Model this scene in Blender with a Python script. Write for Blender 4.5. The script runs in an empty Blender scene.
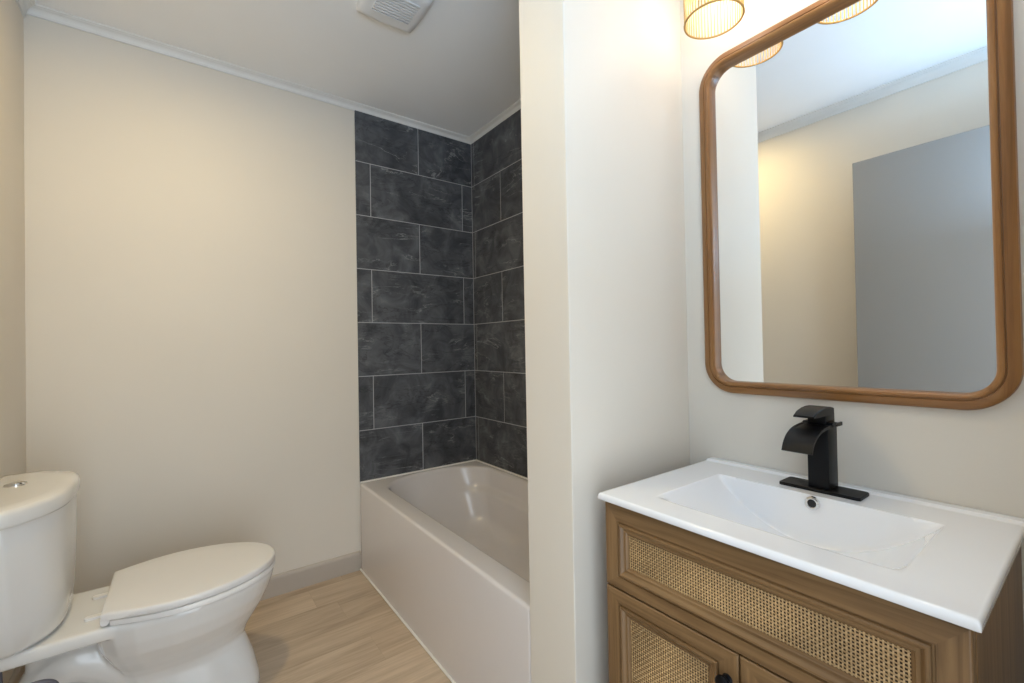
import bpy, bmesh, math, random
from mathutils import Vector, Matrix
random.seed(7)
scene = bpy.context.scene
COL = scene.collection

# ------------------------------------------------------------------ camera, world, lights, exposure
cam_d = bpy.data.cameras.new('camera')
cam_d.sensor_width = 36.0
cam_d.sensor_fit = 'HORIZONTAL'
cam_d.lens = 15.686
cam_d.clip_start = 0.02
cam = bpy.data.objects.new('camera', cam_d)
COL.objects.link(cam)
_r = Vector((0.80393608, -0.59444026, -0.01809885))
_u = Vector((0.00821175, -0.01933438, 0.99977935))
_f = Vector((0.59465902, 0.80390731, 0.01066221))
cam.matrix_world = Matrix(((_r.x, _u.x, -_f.x, -1.3283), (_r.y, _u.y, -_f.y, -0.8319), (_r.z, _u.z, -_f.z, 1.2427), (0, 0, 0, 1)))
scene.camera = cam
scene.view_settings.view_transform = 'Standard'
scene.view_settings.look = 'None'
scene.view_settings.exposure = 0.24
scene.view_settings.gamma = 1.0
scene.view_settings.use_curve_mapping = False

world = bpy.data.worlds.new('cool_fill')
scene.world = world
world.use_nodes = True
world.node_tree.nodes['Background'].inputs['Color'].default_value = (0.77, 0.885, 1.0, 1)
world.node_tree.nodes['Background'].inputs['Strength'].default_value = 3.0

def area_light(name, loc, target, sx, sy, power, color):
    d = bpy.data.lights.new(name, 'AREA')
    d.shape = 'RECTANGLE'; d.size = sx; d.size_y = sy
    d.energy = power; d.color = color
    o = bpy.data.objects.new(name, d); COL.objects.link(o)
    o.location = loc
    o.rotation_euler = (Vector(target) - Vector(loc)).to_track_quat('-Z', 'Y').to_euler()
    return o
# added cool uplight in the doorway, standing in for flash bounced off the ceiling
area_light('cool_fill', (-1.38, -0.99, 1.78), (-1.22, -0.80, 2.65), 0.45, 0.14, 14, (0.40, 0.67, 1.0))
BULB_STRENGTH = 38.0            # bulbs of the wall lamp
CAN_STRENGTH = 350.0            # lens of the added ceiling lamp

# ------------------------------------------------------------------ dimensions (metres)
XL, YB, XT, XA, PT = -1.826, 1.732, 0.2555, -0.527, 0.185
HC = 2.641
ZR = 0.4855
ZV = 0.882
YE = -0.90          # inner face of the entry wall

# ------------------------------------------------------------------ material helpers
def new_mat(name):
    m = bpy.data.materials.new(name); m.use_nodes = True
    nt = m.node_tree
    return m, nt, nt.nodes['Principled BSDF']

def node(nt, kind, **kw):
    n = nt.nodes.new(kind)
    for k, v in kw.items():
        if k in n.inputs.keys() if isinstance(k, str) else False:
            n.inputs[k].default_value = v
        else:
            setattr(n, k, v)
    return n

def ramp(nt, stops):
    n = nt.nodes.new('ShaderNodeValToRGB')
    e = n.color_ramp.elements
    while len(e) < len(stops): e.new(0.5)
    for i, (p, c) in enumerate(stops):
        e[i].position = p
        e[i].color = (c[0], c[1], c[2], 1) if len(c) == 3 else c
    return n

def mix_rgb(nt, a, b, fac, blend='MIX'):
    n = nt.nodes.new('ShaderNodeMix'); n.data_type = 'RGBA'; n.blend_type = blend
    for sock, v in ((n.inputs[0], fac), (n.inputs[6], a), (n.inputs[7], b)):
        if hasattr(v, 'is_output'): nt.links.new(v, sock)
        else: sock.default_value = v if not isinstance(v, tuple) or len(v) == 4 else (*v, 1)
    return n.outputs[2]

def coords(nt, scale=(1, 1, 1), rot=(0, 0, 0)):
    tc = nt.nodes.new('ShaderNodeTexCoord'); mp = nt.nodes.new('ShaderNodeMapping')
    mp.inputs['Scale'].default_value = scale; mp.inputs['Rotation'].default_value = rot
    nt.links.new(tc.outputs['Object'], mp.inputs['Vector'])
    return mp.outputs['Vector']

def bump(nt, bsdf, height, strength, dist=0.002):
    b = nt.nodes.new('ShaderNodeBump'); b.inputs['Strength'].default_value = strength; b.inputs['Distance'].default_value = dist
    nt.links.new(height, b.inputs['Height']); nt.links.new(b.outputs['Normal'], bsdf.inputs['Normal'])

def paint(name, col, rough=0.55, orange_peel=0.12):
    m, nt, b = new_mat(name)
    v = coords(nt)
    n = nt.nodes.new('ShaderNodeTexNoise'); n.inputs['Scale'].default_value = 2.2; n.inputs['Detail'].default_value = 3
    nt.links.new(v, n.inputs['Vector'])
    r = ramp(nt, [(0.3, tuple(c * 0.985 for c in col)), (0.7, tuple(min(1, c * 1.01) for c in col))])
    nt.links.new(n.outputs['Fac'], r.inputs['Fac']); nt.links.new(r.outputs['Color'], b.inputs['Base Color'])
    b.inputs['Roughness'].default_value = rough
    n2 = nt.nodes.new('ShaderNodeTexNoise'); n2.inputs['Scale'].default_value = 260
    nt.links.new(v, n2.inputs['Vector']); bump(nt, b, n2.outputs['Fac'], orange_peel, 0.0006)
    return m

def plain(name, col, rough=0.4, metal=0.0, coat=0.0, speck=0.03):
    m, nt, b = new_mat(name)
    v = coords(nt)
    n = nt.nodes.new('ShaderNodeTexNoise'); n.inputs['Scale'].default_value = 9
    nt.links.new(v, n.inputs['Vector'])
    r = ramp(nt, [(0.3, tuple(c * (1 - speck) for c in col)), (0.7, tuple(min(1, c * (1 + speck)) for c in col))])
    nt.links.new(n.outputs['Fac'], r.inputs['Fac']); nt.links.new(r.outputs['Color'], b.inputs['Base Color'])
    b.inputs['Roughness'].default_value = rough; b.inputs['Metallic'].default_value = metal
    b.inputs['Coat Weight'].default_value = coat; b.inputs['Coat Roughness'].default_value = 0.06
    return m

def wood(name, dark, mid, light, axis, rough=0.42, freq=1.0):
    """grain runs along the given object axis"""
    m, nt, b = new_mat(name)
    s = [70 * freq] * 3; s['xyz'.index(axis)] = 2.6 * freq
    v = coords(nt, tuple(s))
    n = nt.nodes.new('ShaderNodeTexNoise'); n.inputs['Scale'].default_value = 1.0; n.inputs['Detail'].default_value = 6; n.inputs['Roughness'].default_value = 0.6
    n.inputs['Distortion'].default_value = 0.7
    nt.links.new(v, n.inputs['Vector'])
    r = ramp(nt, [(0.28, dark), (0.5, mid), (0.75, light)])
    nt.links.new(n.outputs['Fac'], r.inputs['Fac'])
    s2 = [9 * freq] * 3; s2['xyz'.index(axis)] = 0.9 * freq
    v2 = coords(nt, tuple(s2))
    n2 = nt.nodes.new('ShaderNodeTexNoise'); n2.inputs['Scale'].default_value = 1.0; n2.inputs['Detail'].default_value = 2
    nt.links.new(v2, n2.inputs['Vector'])
    r2 = ramp(nt, [(0.3, (0.78, 0.76, 0.72)), (0.7, (1.1, 1.08, 1.05))])
    nt.links.new(n2.outputs['Fac'], r2.inputs['Fac'])
    c = mix_rgb(nt, r.outputs['Color'], r2.outputs['Color'], 0.8, 'MULTIPLY')
    nt.links.new(c, b.inputs['Base Color'])
    b.inputs['Roughness'].default_value = rough
    bump(nt, b, n.outputs['Fac'], 0.18, 0.0008)
    return m

M_WALL = paint('greige_wall_paint', (0.755, 0.70, 0.615))
M_CEIL = paint('white_ceiling_paint', (0.91, 0.91, 0.905), 0.8)
M_TRIM = paint('white_trim_paint', (0.78, 0.77, 0.74), 0.4, 0.03)
M_BASE = paint('greige_trim_paint', (0.50, 0.445, 0.385), 0.4, 0.03)
M_DOOR = paint('grey_door_paint', (0.27, 0.258, 0.243), 0.6, 0.05)
M_PORC = plain('white_porcelain', (0.80, 0.785, 0.755), 0.16, 0, 0.6, 0.004)
M_SEAT = plain('white_seat_plastic', (0.83, 0.81, 0.785), 0.3, 0, 0.15, 0.004)
M_SINK = plain('white_sink_ceramic', (0.88, 0.89, 0.915), 0.13, 0, 0.7, 0.004)
M_TUB = plain('white_tub_acrylic', (0.74, 0.70, 0.685), 0.2, 0, 0.5, 0.004)
M_CAULK = plain('white_caulk', (0.85, 0.82, 0.78), 0.5)
M_BLACK = plain('matte_black_metal', (0.0035, 0.0038, 0.0050), 0.42, 0.0)
M_BLACK.node_tree.nodes['Principled BSDF'].inputs['Specular IOR Level'].default_value = 0.22
M_CHROME = plain('chrome', (0.78, 0.78, 0.78), 0.12, 1.0)
M_HOLE = plain('dark_hole', (0.015, 0.015, 0.016), 0.6)
M_FAN = plain('white_fan_plastic', (0.80, 0.80, 0.80), 0.45)
M_HOSE = plain('grey_braided_hose', (0.13, 0.13, 0.16), 0.45, 0.4)
M_RATTAN_STICK = plain('honey_rattan_stick', (0.58, 0.36, 0.11), 0.55, 0, 0, 0.15)
M_RIM = plain('honey_rattan_rim', (0.46, 0.27, 0.075), 0.55, 0, 0, 0.15)
M_BRASS = plain('brushed_brass', (0.55, 0.38, 0.17), 0.35, 1.0)
M_CANE_A = plain('light_cane_strand', (0.50, 0.33, 0.155), 0.6, 0, 0, 0.25)
M_CANE_B = plain('tan_cane_strand', (0.42, 0.265, 0.12), 0.6, 0, 0, 0.25)
M_CANE_BACK = plain('dark_cane_backing', (0.045, 0.026, 0.012), 0.8)
OAK = ((0.120, 0.064, 0.025), (0.212, 0.121, 0.051), (0.285, 0.172, 0.079))
M_OAK_Y = wood('oak_grain_across', *OAK, 'y')
M_OAK_Z = wood('oak_grain_upright', *OAK, 'z')
M_OAK_DARK = wood('oak_shadow_gap', (0.05, 0.028, 0.012), (0.07, 0.04, 0.018), (0.09, 0.05, 0.024), 'z')  # oak darkened to paint shade behind the drawer front and doors
MIR = ((0.19, 0.083, 0.024), (0.30, 0.138, 0.044), (0.39, 0.195, 0.070))
M_MIRW_Y = wood('walnut_grain_across', *MIR, 'y', 0.35)
M_MIRW_Z = wood('walnut_grain_upright', *MIR, 'z', 0.35)

M_GLASS, _nt, _b = new_mat('silvered_mirror_glass')
_b.inputs['Metallic'].default_value = 1.0; _b.inputs['Roughness'].default_value = 0.0
_b.inputs['Base Color'].default_value = (0.90, 0.915, 0.915, 1)

M_BULB, _nt, _b = new_mat('lit_bulb')
_b.inputs['Base Color'].default_value = (1, 0.95, 0.85, 1)
_b.inputs['Emission Color'].default_value = (1.0, 0.95, 0.88, 1)
_b.inputs['Emission Strength'].default_value = BULB_STRENGTH

M_LENS, _nt, _b = new_mat('lit_frosted_lens')
_b.inputs['Base Color'].default_value = (0.9, 0.88, 0.82, 1)
_b.inputs['Emission Color'].default_value = (1.0, 0.765, 0.385, 1)
_b.inputs['Emission Strength'].default_value = CAN_STRENGTH

def make_slate():
    m, nt, b = new_mat('dark_slate_tile')
    geo = nt.nodes.new('ShaderNodeNewGeometry')
    tc = nt.nodes.new('ShaderNodeTexCoord')
    wn = nt.nodes.new('ShaderNodeTexWhiteNoise'); wn.noise_dimensions = '1D'
    nt.links.new(geo.outputs['Random Per Island'], wn.inputs['W'])
    sc = nt.nodes.new('ShaderNodeVectorMath'); sc.operation = 'SCALE'; sc.inputs['Scale'].default_value = 40
    nt.links.new(wn.outputs['Color'], sc.inputs[0])
    add = nt.nodes.new('ShaderNodeVectorMath'); add.operation = 'ADD'
    nt.links.new(tc.outputs['Object'], add.inputs[0]); nt.links.new(sc.outputs['Vector'], add.inputs[1])
    P = add.outputs['Vector']
    # cloudy body
    n1 = nt.nodes.new('ShaderNodeTexNoise'); n1.inputs['Scale'].default_value = 7.0; n1.inputs['Detail'].default_value = 8; n1.inputs['Roughness'].default_value = 0.62; n1.inputs['Distortion'].default_value = 0.9
    nt.links.new(P, n1.inputs['Vector'])
    r1 = ramp(nt, [(0.28, (0.032, 0.034, 0.040)), (0.46, (0.068, 0.072, 0.081)), (0.60, (0.112, 0.117, 0.129)), (0.78, (0.20, 0.206, 0.22))])
    nt.links.new(n1.outputs['Fac'], r1.inputs['Fac'])
    # fine light veins: narrow band of a distorted noise, tilted
    mp = nt.nodes.new('ShaderNodeMapping'); mp.inputs['Rotation'].default_value = (0.55, 0.62, 0.2); mp.inputs['Scale'].default_value = (0.75, 0.75, 2.8)
    nt.links.new(P, mp.inputs['Vector'])
    n2 = nt.nodes.new('ShaderNodeTexNoise'); n2.inputs['Scale'].default_value = 3.2; n2.inputs['Detail'].default_value = 9; n2.inputs['Roughness'].default_value = 0.6; n2.inputs['Distortion'].default_value = 0.6
    nt.links.new(mp.outputs['Vector'], n2.inputs['Vector'])
    r2 = ramp(nt, [(0.490, (0, 0, 0)), (0.5, (1, 1, 1)), (0.510, (0, 0, 0))])
    nt.links.new(n2.outputs['Fac'], r2.inputs['Fac'])
    n3 = nt.nodes.new('ShaderNodeTexNoise'); n3.inputs['Scale'].default_value = 6; n3.inputs['Detail'].default_value = 2
    nt.links.new(P, n3.inputs['Vector'])
    r3 = ramp(nt, [(0.44, (0, 0, 0)), (0.62, (1, 1, 1))])
    nt.links.new(n3.outputs['Fac'], r3.inputs['Fac'])
    mul = nt.nodes.new('ShaderNodeMath'); mul.operation = 'MULTIPLY'
    nt.links.new(r2.outputs['Color'], mul.inputs[0]); nt.links.new(r3.outputs['Color'], mul.inputs[1])
    mul2 = nt.nodes.new('ShaderNodeMath'); mul2.operation = 'MULTIPLY'; mul2.inputs[1].default_value = 0.75
    nt.links.new(mul.outputs[0], mul2.inputs[0])
    c = mix_rgb(nt, r1.outputs['Color'], (0.36, 0.365, 0.37), mul2.outputs[0])
    # dark cracks
    r4 = ramp(nt, [(0.425, (1, 1, 1)), (0.435, (0.35, 0.35, 0.35)), (0.445, (1, 1, 1))])
    nt.links.new(n2.outputs['Fac'], r4.inputs['Fac'])
    c = mix_rgb(nt, c, r4.outputs['Color'], 0.8, 'MULTIPLY')
    nt.links.new(c, b.inputs['Base Color'])
    b.inputs['Roughness'].default_value = 0.5
    bump(nt, b, n1.outputs['Fac'], 0.35, 0.004)
    return m
M_SLATE = make_slate()
M_GROUT = plain('light_grey_grout', (0.44, 0.44, 0.45), 0.8)

def make_floor_mat():
    m, nt, b = new_mat('light_oak_planks')
    tc = nt.nodes.new('ShaderNodeTexCoord')
    sep = nt.nodes.new('ShaderNodeSeparateXYZ'); nt.links.new(tc.outputs['Object'], sep.inputs[0])
    def math_(op, a, bb=None):
        n = nt.nodes.new('ShaderNodeMath'); n.operation = op
        for s, v in zip(n.inputs, (a, bb)):
            if v is None: continue
            if hasattr(v, 'is_output'): nt.links.new(v, s)
            else: s.default_value = v
        return n.outputs[0]
    PW, PL = 0.185, 1.25
    row_f = math_('DIVIDE', sep.outputs['Y'], PW)
    row = math_('FLOOR', row_f)
    wn = nt.nodes.new('ShaderNodeTexWhiteNoise'); wn.noise_dimensions = '1D'; nt.links.new(row, wn.inputs['W'])
    xs = math_('ADD', math_('DIVIDE', sep.outputs['X'], PL), wn.outputs['Value'])
    colm = math_('FLOOR', xs)
    cmb = nt.nodes.new('ShaderNodeCombineXYZ'); nt.links.new(row, cmb.inputs[0]); nt.links.new(colm, cmb.inputs[1])
    wn2 = nt.nodes.new('ShaderNodeTexWhiteNoise'); wn2.noise_dimensions = '2D'; nt.links.new(cmb.outputs[0], wn2.inputs['Vector'])
    off = nt.nodes.new('ShaderNodeVectorMath'); off.operation = 'SCALE'; off.inputs['Scale'].default_value = 30; nt.links.new(wn2.outputs['Color'], off.inputs[0])
    P = nt.nodes.new('ShaderNodeVectorMath'); P.operation = 'ADD'; nt.links.new(tc.outputs['Object'], P.inputs[0]); nt.links.new(off.outputs[0], P.inputs[1])
    mp = nt.nodes.new('ShaderNodeMapping'); mp.inputs['Scale'].default_value = (1.5, 10, 10); nt.links.new(P.outputs[0], mp.inputs['Vector'])
    n = nt.nodes.new('ShaderNodeTexNoise'); n.inputs['Scale'].default_value = 1.0; n.inputs['Detail'].default_value = 6; n.inputs['Roughness'].default_value = 0.55; n.inputs['Distortion'].default_value = 0.8
    nt.links.new(mp.outputs[0], n.inputs['Vector'])
    r = ramp(nt, [(0.22, (0.36, 0.27, 0.185)), (0.42, (0.51, 0.398, 0.285)), (0.58, (0.60, 0.48, 0.352)), (0.78, (0.68, 0.56, 0.425))])
    nt.links.new(n.outputs['Fac'], r.inputs['Fac'])
    mp2 = nt.nodes.new('ShaderNodeMapping'); mp2.inputs['Scale'].default_value = (5, 110, 110); nt.links.new(P.outputs[0], mp2.inputs['Vector'])
    nf = nt.nodes.new('ShaderNodeTexNoise'); nf.inputs['Scale'].default_value = 1.0; nf.inputs['Detail'].default_value = 3; nt.links.new(mp2.outputs[0], nf.inputs['Vector'])
    rf = ramp(nt, [(0.3, (0.86, 0.84, 0.82)), (0.7, (1.06, 1.06, 1.06))]); nt.links.new(nf.outputs['Fac'], rf.inputs['Fac'])
    c = mix_rgb(nt, r.outputs['Color'], rf.outputs['Color'], 0.8, 'MULTIPLY')
    tint = ramp(nt, [(0.0, (0.93, 0.925, 0.92)), (1.0, (1.04, 1.03, 1.02))]); nt.links.new(wn2.outputs['Value'], tint.inputs['Fac'])
    c = mix_rgb(nt, c, tint.outputs['Color'], 1.0, 'MULTIPLY')
    # seams
    fr = math_('FRACT', row_f); e1 = math_('LESS_THAN', fr, 0.012)
    fx = math_('FRACT', xs); e2 = math_('LESS_THAN', fx, 0.0018)
    seam = math_('MULTIPLY', math_('MAXIMUM', e1, e2), 0.15)
    c = mix_rgb(nt, c, (0.2, 0.14, 0.09), seam)
    nt.links.new(c, b.inputs['Base Color'])
    b.inputs['Roughness'].default_value = 0.42
    bump(nt, b, nf.outputs['Fac'], 0.08, 0.001)
    return m
M_FLOOR = make_floor_mat()

# ------------------------------------------------------------------ mesh helpers
def obj(name, bm, mats, parent=None, smooth=False, loc=None, angle=35):
    me = bpy.data.meshes.new(name)
    bmesh.ops.recalc_face_normals(bm, faces=bm.faces[:])
    bm.to_mesh(me); bm.free()
    for m in (mats if isinstance(mats, (list, tuple)) else [mats]): me.materials.append(m)
    o = bpy.data.objects.new(name, me); COL.objects.link(o)
    if parent: o.parent = parent
    if loc: o.location = loc
    if smooth:
        me.shade_smooth()
        me.set_sharp_from_angle(angle=math.radians(angle))
    return o

def rebase(o, origin):
    """move the object's origin to a world point, keeping the geometry where it is"""
    v = Vector(origin)
    o.data.transform(Matrix.Translation(-v)); o.location = v

def thing(name, label, cat, loc=(0, 0, 0), group=None):
    o = bpy.data.objects.new(name, None); COL.objects.link(o)
    o.location = loc; o.empty_display_size = 0.1
    o['label'] = label; o['category'] = cat
    if group: o['group'] = group
    return o

def part(name, bm, mats, root, smooth=False, angle=35):
    o = obj(name, bm, mats, root, smooth, angle=angle)
    # geometry is given in world coordinates: bring it into the root's frame
    p = root; off = Vector()
    while p is not None:
        off += p.location; p = p.parent
    o.data.transform(Matrix.Translation(-off))
    return o

def struct(name, bm, mats, parent=None, smooth=False):
    o = obj(name, bm, mats, parent, smooth)
    if parent is None: o['kind'] = 'structure'
    return o

def add_box(bm, x0, x1, y0, y1, z0, z1, bev=0.0, seg=2, mi=0):
    vs = [bm.verts.new(c) for c in ((x0, y0, z0), (x1, y0, z0), (x1, y1, z0), (x0, y1, z0), (x0, y0, z1), (x1, y0, z1), (x1, y1, z1), (x0, y1, z1))]
    fs = [bm.faces.new([vs[i] for i in q]) for q in ((0, 3, 2, 1), (4, 5, 6, 7), (0, 1, 5, 4), (1, 2, 6, 5), (2, 3, 7, 6), (3, 0, 4, 7))]
    for f in fs: f.material_index = mi
    if bev:
        es = list({e for f in fs for e in f.edges})
        r = bmesh.ops.bevel(bm, geom=es, offset=bev, segments=seg, profile=0.5, affect='EDGES', clamp_overlap=True)
        for f in r['faces']: f.material_index = mi
    return vs

def box(*a, **k):
    bm = bmesh.new(); add_box(bm, *a, **k); return bm

def add_loft(bm, rings, cap0=True, cap1=True, closed=True, mi=0):
    """rings: lists of 3-D points, all of one length"""
    vr = [[bm.verts.new(p) for p in r] for r in rings]
    n = len(vr[0])
    for a, b in zip(vr, vr[1:]):
        for i in range(n if closed else n - 1):
            f = bm.faces.new((a[i], a[(i + 1) % n], b[(i + 1) % n], b[i])); f.material_index = mi
    if cap0: bm.faces.new(vr[0][::-1]).material_index = mi
    if cap1: bm.faces.new(vr[-1]).material_index = mi
    return vr

def frame_along(pts, closed=False):
    n = len(pts); T = []
    for i in range(n):
        a = pts[(i - 1) % n] if closed or i > 0 else pts[i]
        b = pts[(i + 1) % n] if closed or i < n - 1 else pts[i]
        T.append((b - a).normalized())
    up = Vector((0, 0, 1)) if abs(T[0].z) < 0.9 else Vector((1, 0, 0))
    N = [(up - T[0] * up.dot(T[0])).normalized()]
    for i in range(1, n):
        v = N[-1] - T[i] * N[-1].dot(T[i]); N.append(v.normalized())
    return T, N

def add_tube(bm, pts, r, seg=12, closed=False, caps=True, mi=0):
    pts = [Vector(p) for p in pts]
    T, N = frame_along(pts, closed)
    rad = r if isinstance(r, (list, tuple)) else [r] * len(pts)
    rings = []
    for p, t, n, q in zip(pts, T, N, rad):
        b = t.cross(n)
        rings.append([p + (n * math.cos(2 * math.pi * k / seg) + b * math.sin(2 * math.pi * k / seg)) * q for k in range(seg)])
    if closed:
        vr = [[bm.verts.new(p) for p in rr] for rr in rings]
        for i in range(len(vr)):
            a, b2 = vr[i], vr[(i + 1) % len(vr)]
            for k in range(seg):
                bm.faces.new((a[k], a[(k + 1) % seg], b2[(k + 1) % seg], b2[k])).material_index = mi
    else:
        add_loft(bm, rings, caps, caps, True, mi)

def add_lathe(bm, prof, seg=32, centre=(0, 0, 0), axis='z', mi=0, caps=True):
    """prof: (radius, height) from one end to the other"""
    c = Vector(centre); rings = []
    for r, h in prof:
        ring = []
        for k in range(seg):
            a = 2 * math.pi * k / seg
            p = {'z': Vector((r * math.cos(a), r * math.sin(a), h)), 'x': Vector((h, r * math.cos(a), r * math.sin(a))), 'y': Vector((r * math.cos(a), h, r * math.sin(a)))}[axis]
            ring.append(c + p)
        rings.append(ring)
    add_loft(bm, rings, caps and prof[0][0] > 1e-5, caps and prof[-1][0] > 1e-5, True, mi)
    bmesh.ops.remove_doubles(bm, verts=bm.verts[:], dist=1e-7)

def smooth_path(ctrl, n=8):
    """Catmull-Rom through the control points"""
    P = [Vector(c) for c in ctrl]; P = [P[0] * 2 - P[1]] + P + [P[-1] * 2 - P[-2]]
    out = []
    for i in range(1, len(P) - 2):
        for k in range(n):
            t = k / n
            a, b, c, d = P[i - 1], P[i], P[i + 1], P[i + 2]
            out.append(0.5 * ((2 * b) + (c - a) * t + (2 * a - 5 * b + 4 * c - d) * t * t + (3 * b - a - 3 * c + d) * t ** 3))
    out.append(P[-2]); return out

def rounded_rect(a0, a1, b0, b1, r, seg=8):
    """2-D points counter-clockwise; r one radius"""
    pts = []
    for cx, cy, s in ((a1 - r, b1 - r, 0), (a0 + r, b1 - r, 1), (a0 + r, b0 + r, 2), (a1 - r, b0 + r, 3)):
        for k in range(seg + 1):
            t = math.pi / 2 * (s + k / seg)
            pts.append((cx + r * math.cos(t), cy + r * math.sin(t)))
    return pts

# ------------------------------------------------------------------ room shell
struct('floor', box(XL - 0.1, XT + 0.1, YE - 0.12, YB + 0.1, -0.06, 0.0), M_FLOOR)
struct('ceiling', box(XL - 0.1, XT + 0.1, YE - 0.12, YB + 0.1, HC, HC + 0.06), M_CEIL)
struct('wall_left', box(XL - 0.1, XL, YE - 0.12, YB + 0.1, 0, HC), M_WALL)
wall_back = struct('wall_back', box(XL, XT + 0.1, YB, YB + 0.1, 0, HC), M_WALL)
wall_alcove = struct('wall_alcove', box(XT, XT + 0.1, PT, YB, 0, HC), M_WALL)
struct('wall_partition', box(-0.530, XT + 0.1, 0.0, PT, 0, HC, 0.0025, 2), M_WALL)
struct('wall_right', box(0.0, 0.1, YE - 0.12, 0.0, 0, HC), M_WALL)
bm = bmesh.new()
add_box(bm, XL, -1.66, YE - 0.12, YE, 0, HC)
add_box(bm, -0.78, 0.0, YE - 0.12, YE, 0, HC)
add_box(bm, -1.66, -0.78, YE - 0.12, YE, 2.24, HC)
struct('wall_entry', bm, M_WALL)

# baseboards
def sweep_profile(bm, p0, p1, prof, normal, mi=0):
    """prof: (out, up) closed outline; straight run from p0 to p1"""
    p0, p1, n = Vector(p0), Vector(p1), Vector(normal); z = Vector((0, 0, 1))
    add_loft(bm, [[p + n * a + z * b for a, b in prof] for p in (p0, p1)], True, True, True, mi)
BASEP = [(0, 0), (0.014, 0), (0.014, 0.088), (0.011, 0.098), (0.005, 0.103), (0, 0.103)]
bm = bmesh.new(); sweep_profile(bm, (XL, YB, 0), (XA - 0.001, YB, 0), BASEP, (0, -1, 0)); struct('baseboard_back', bm, M_BASE)
bm = bmesh.new(); sweep_profile(bm, (XL, YE, 0), (XL, YB, 0), BASEP, (1, 0, 0)); struct('baseboard_left', bm, M_BASE)
bm = bmesh.new(); sweep_profile(bm, (-0.53, 0, 0), (0, 0, 0), BASEP, (0, -1, 0)); struct('baseboard_partition', bm, M_BASE)

# crown mouldings: mitred straight runs
def crown_prof(h, p):
    pr = [(0, -h), (0.007, -h), (0.009, -h * 0.86), (0.010, -h * 0.80)]
    for k in range(7):                                   # cove
        t = math.pi / 2 * k / 6
        pr.append((0.010 + (p * 0.78 - 0.010) * (1 - math.cos(t)), -h * 0.80 + h * 0.55 * math.sin(t)))
    pr += [(p * 0.80, -h * 0.20), (p * 0.97, -h * 0.16), (p, -h * 0.08), (p, 0), (0, 0)]
    return pr
def crown(name, p0, p1, normal, h, p, cut0, cut1):
    """cut: +1 shortens with distance from the wall (inside corner), -1 lengthens, 0 square"""
    bm = bmesh.new()
    a, b, n = Vector(p0), Vector(p1), Vector(normal); t = (b - a).normalized(); z = Vector((0, 0, 1))
    pr = crown_prof(h, p)
    add_loft(bm, [[a + t * (o * cut0) + n * o + z * u for o, u in pr], [b - t * (o * cut1) + n * o + z * u for o, u in pr]])
    return struct(name, bm, M_TRIM)
crown('trim_1', (XL, YB, HC), (XT, YB, HC), (0, -1, 0), 0.036, 0.034, 1, 1)
crown('trim_2', (XT, PT, HC), (XT, YB, HC), (-1, 0, 0), 0.036, 0.034, 1, 1)
crown('trim_3', (XL, YE, HC), (XL, YB, HC), (1, 0, 0), 0.052, 0.042, 1, 1)
crown('trim_4', (-0.53, PT, HC), (XT, PT, HC), (0, 1, 0), 0.036, 0.034, -1, 1)
crown('trim_5', (-0.53, 0, HC), (-0.53, PT, HC), (-1, 0, 0), 0.036, 0.034, -1, -1)
crown('trim_6', (-0.53, 0, HC), (0, 0, HC), (0, -1, 0), 0.036, 0.034, -1, 1)
crown('trim_7', (0, YE, HC), (0, 0, HC), (-1, 0, 0), 0.036, 0.034, 1, 1)
crown('trim_8', (XL, YE, HC), (0, YE, HC), (0, 1, 0), 0.036, 0.034, 1, 1)

# slate tiling of the tub alcove: individual tile slabs over grout
TC, TW, GR, TT = 0.3078, 0.6126, 0.0042, 0.009
Z0 = 0.7784
def tile_wall(kind, parent):
    bm = bmesh.new(); g = bmesh.new()
    top = HC - 0.036 + 0.004
    for k in range(-1, 6):
        z0 = Z0 + k * TC; z1 = min(z0 + TC, top); z0 = max(z0, ZR)
        if kind == 'back':
            lo, hi, j0 = XA + 0.003, XT - TT, (-0.137 if k % 2 else 0.172)
        else:
            lo, hi, j0 = PT, YB - TT, (1.078 if k % 2 else 1.390)
        js = [j0 + i * TW for i in range(-4, 5)]
        cuts = [lo] + [j for j in js if lo + 0.012 < j < hi - 0.012] + [hi]
        for a, b in zip(cuts, cuts[1:]):
            a2 = a + (GR / 2 if a != lo else 0); b2 = b - (GR / 2 if b != hi else (GR if kind == 'right' else 0.0))
            if kind == 'back': add_box(bm, a2, b2, YB - TT, YB - 0.001, z0 + GR / 2, z1 - GR / 2, 0.0009, 1)
            else: add_box(bm, XT - TT, XT - 0.001, a2, b2, z0 + GR / 2, z1 - GR / 2, 0.0009, 1)
    if kind == 'back':
        add_box(g, XA + 0.003, XT - TT + 0.0014, YB - TT + 0.0014, YB, ZR, top)
    else:
        add_box(g, XT - TT + 0.0014, XT, PT, YB - TT + 0.0014, ZR, top)
    a = obj('slate_tiling', bm, M_SLATE, parent); b = obj('grout', g, M_GROUT, parent)
    a['label'] = 'dark grey slate tiles in running bond'; b['label'] = 'thin pale grey grout lines'
tile_wall('back', wall_back)
tile_wall('right', wall_alcove)

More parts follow.
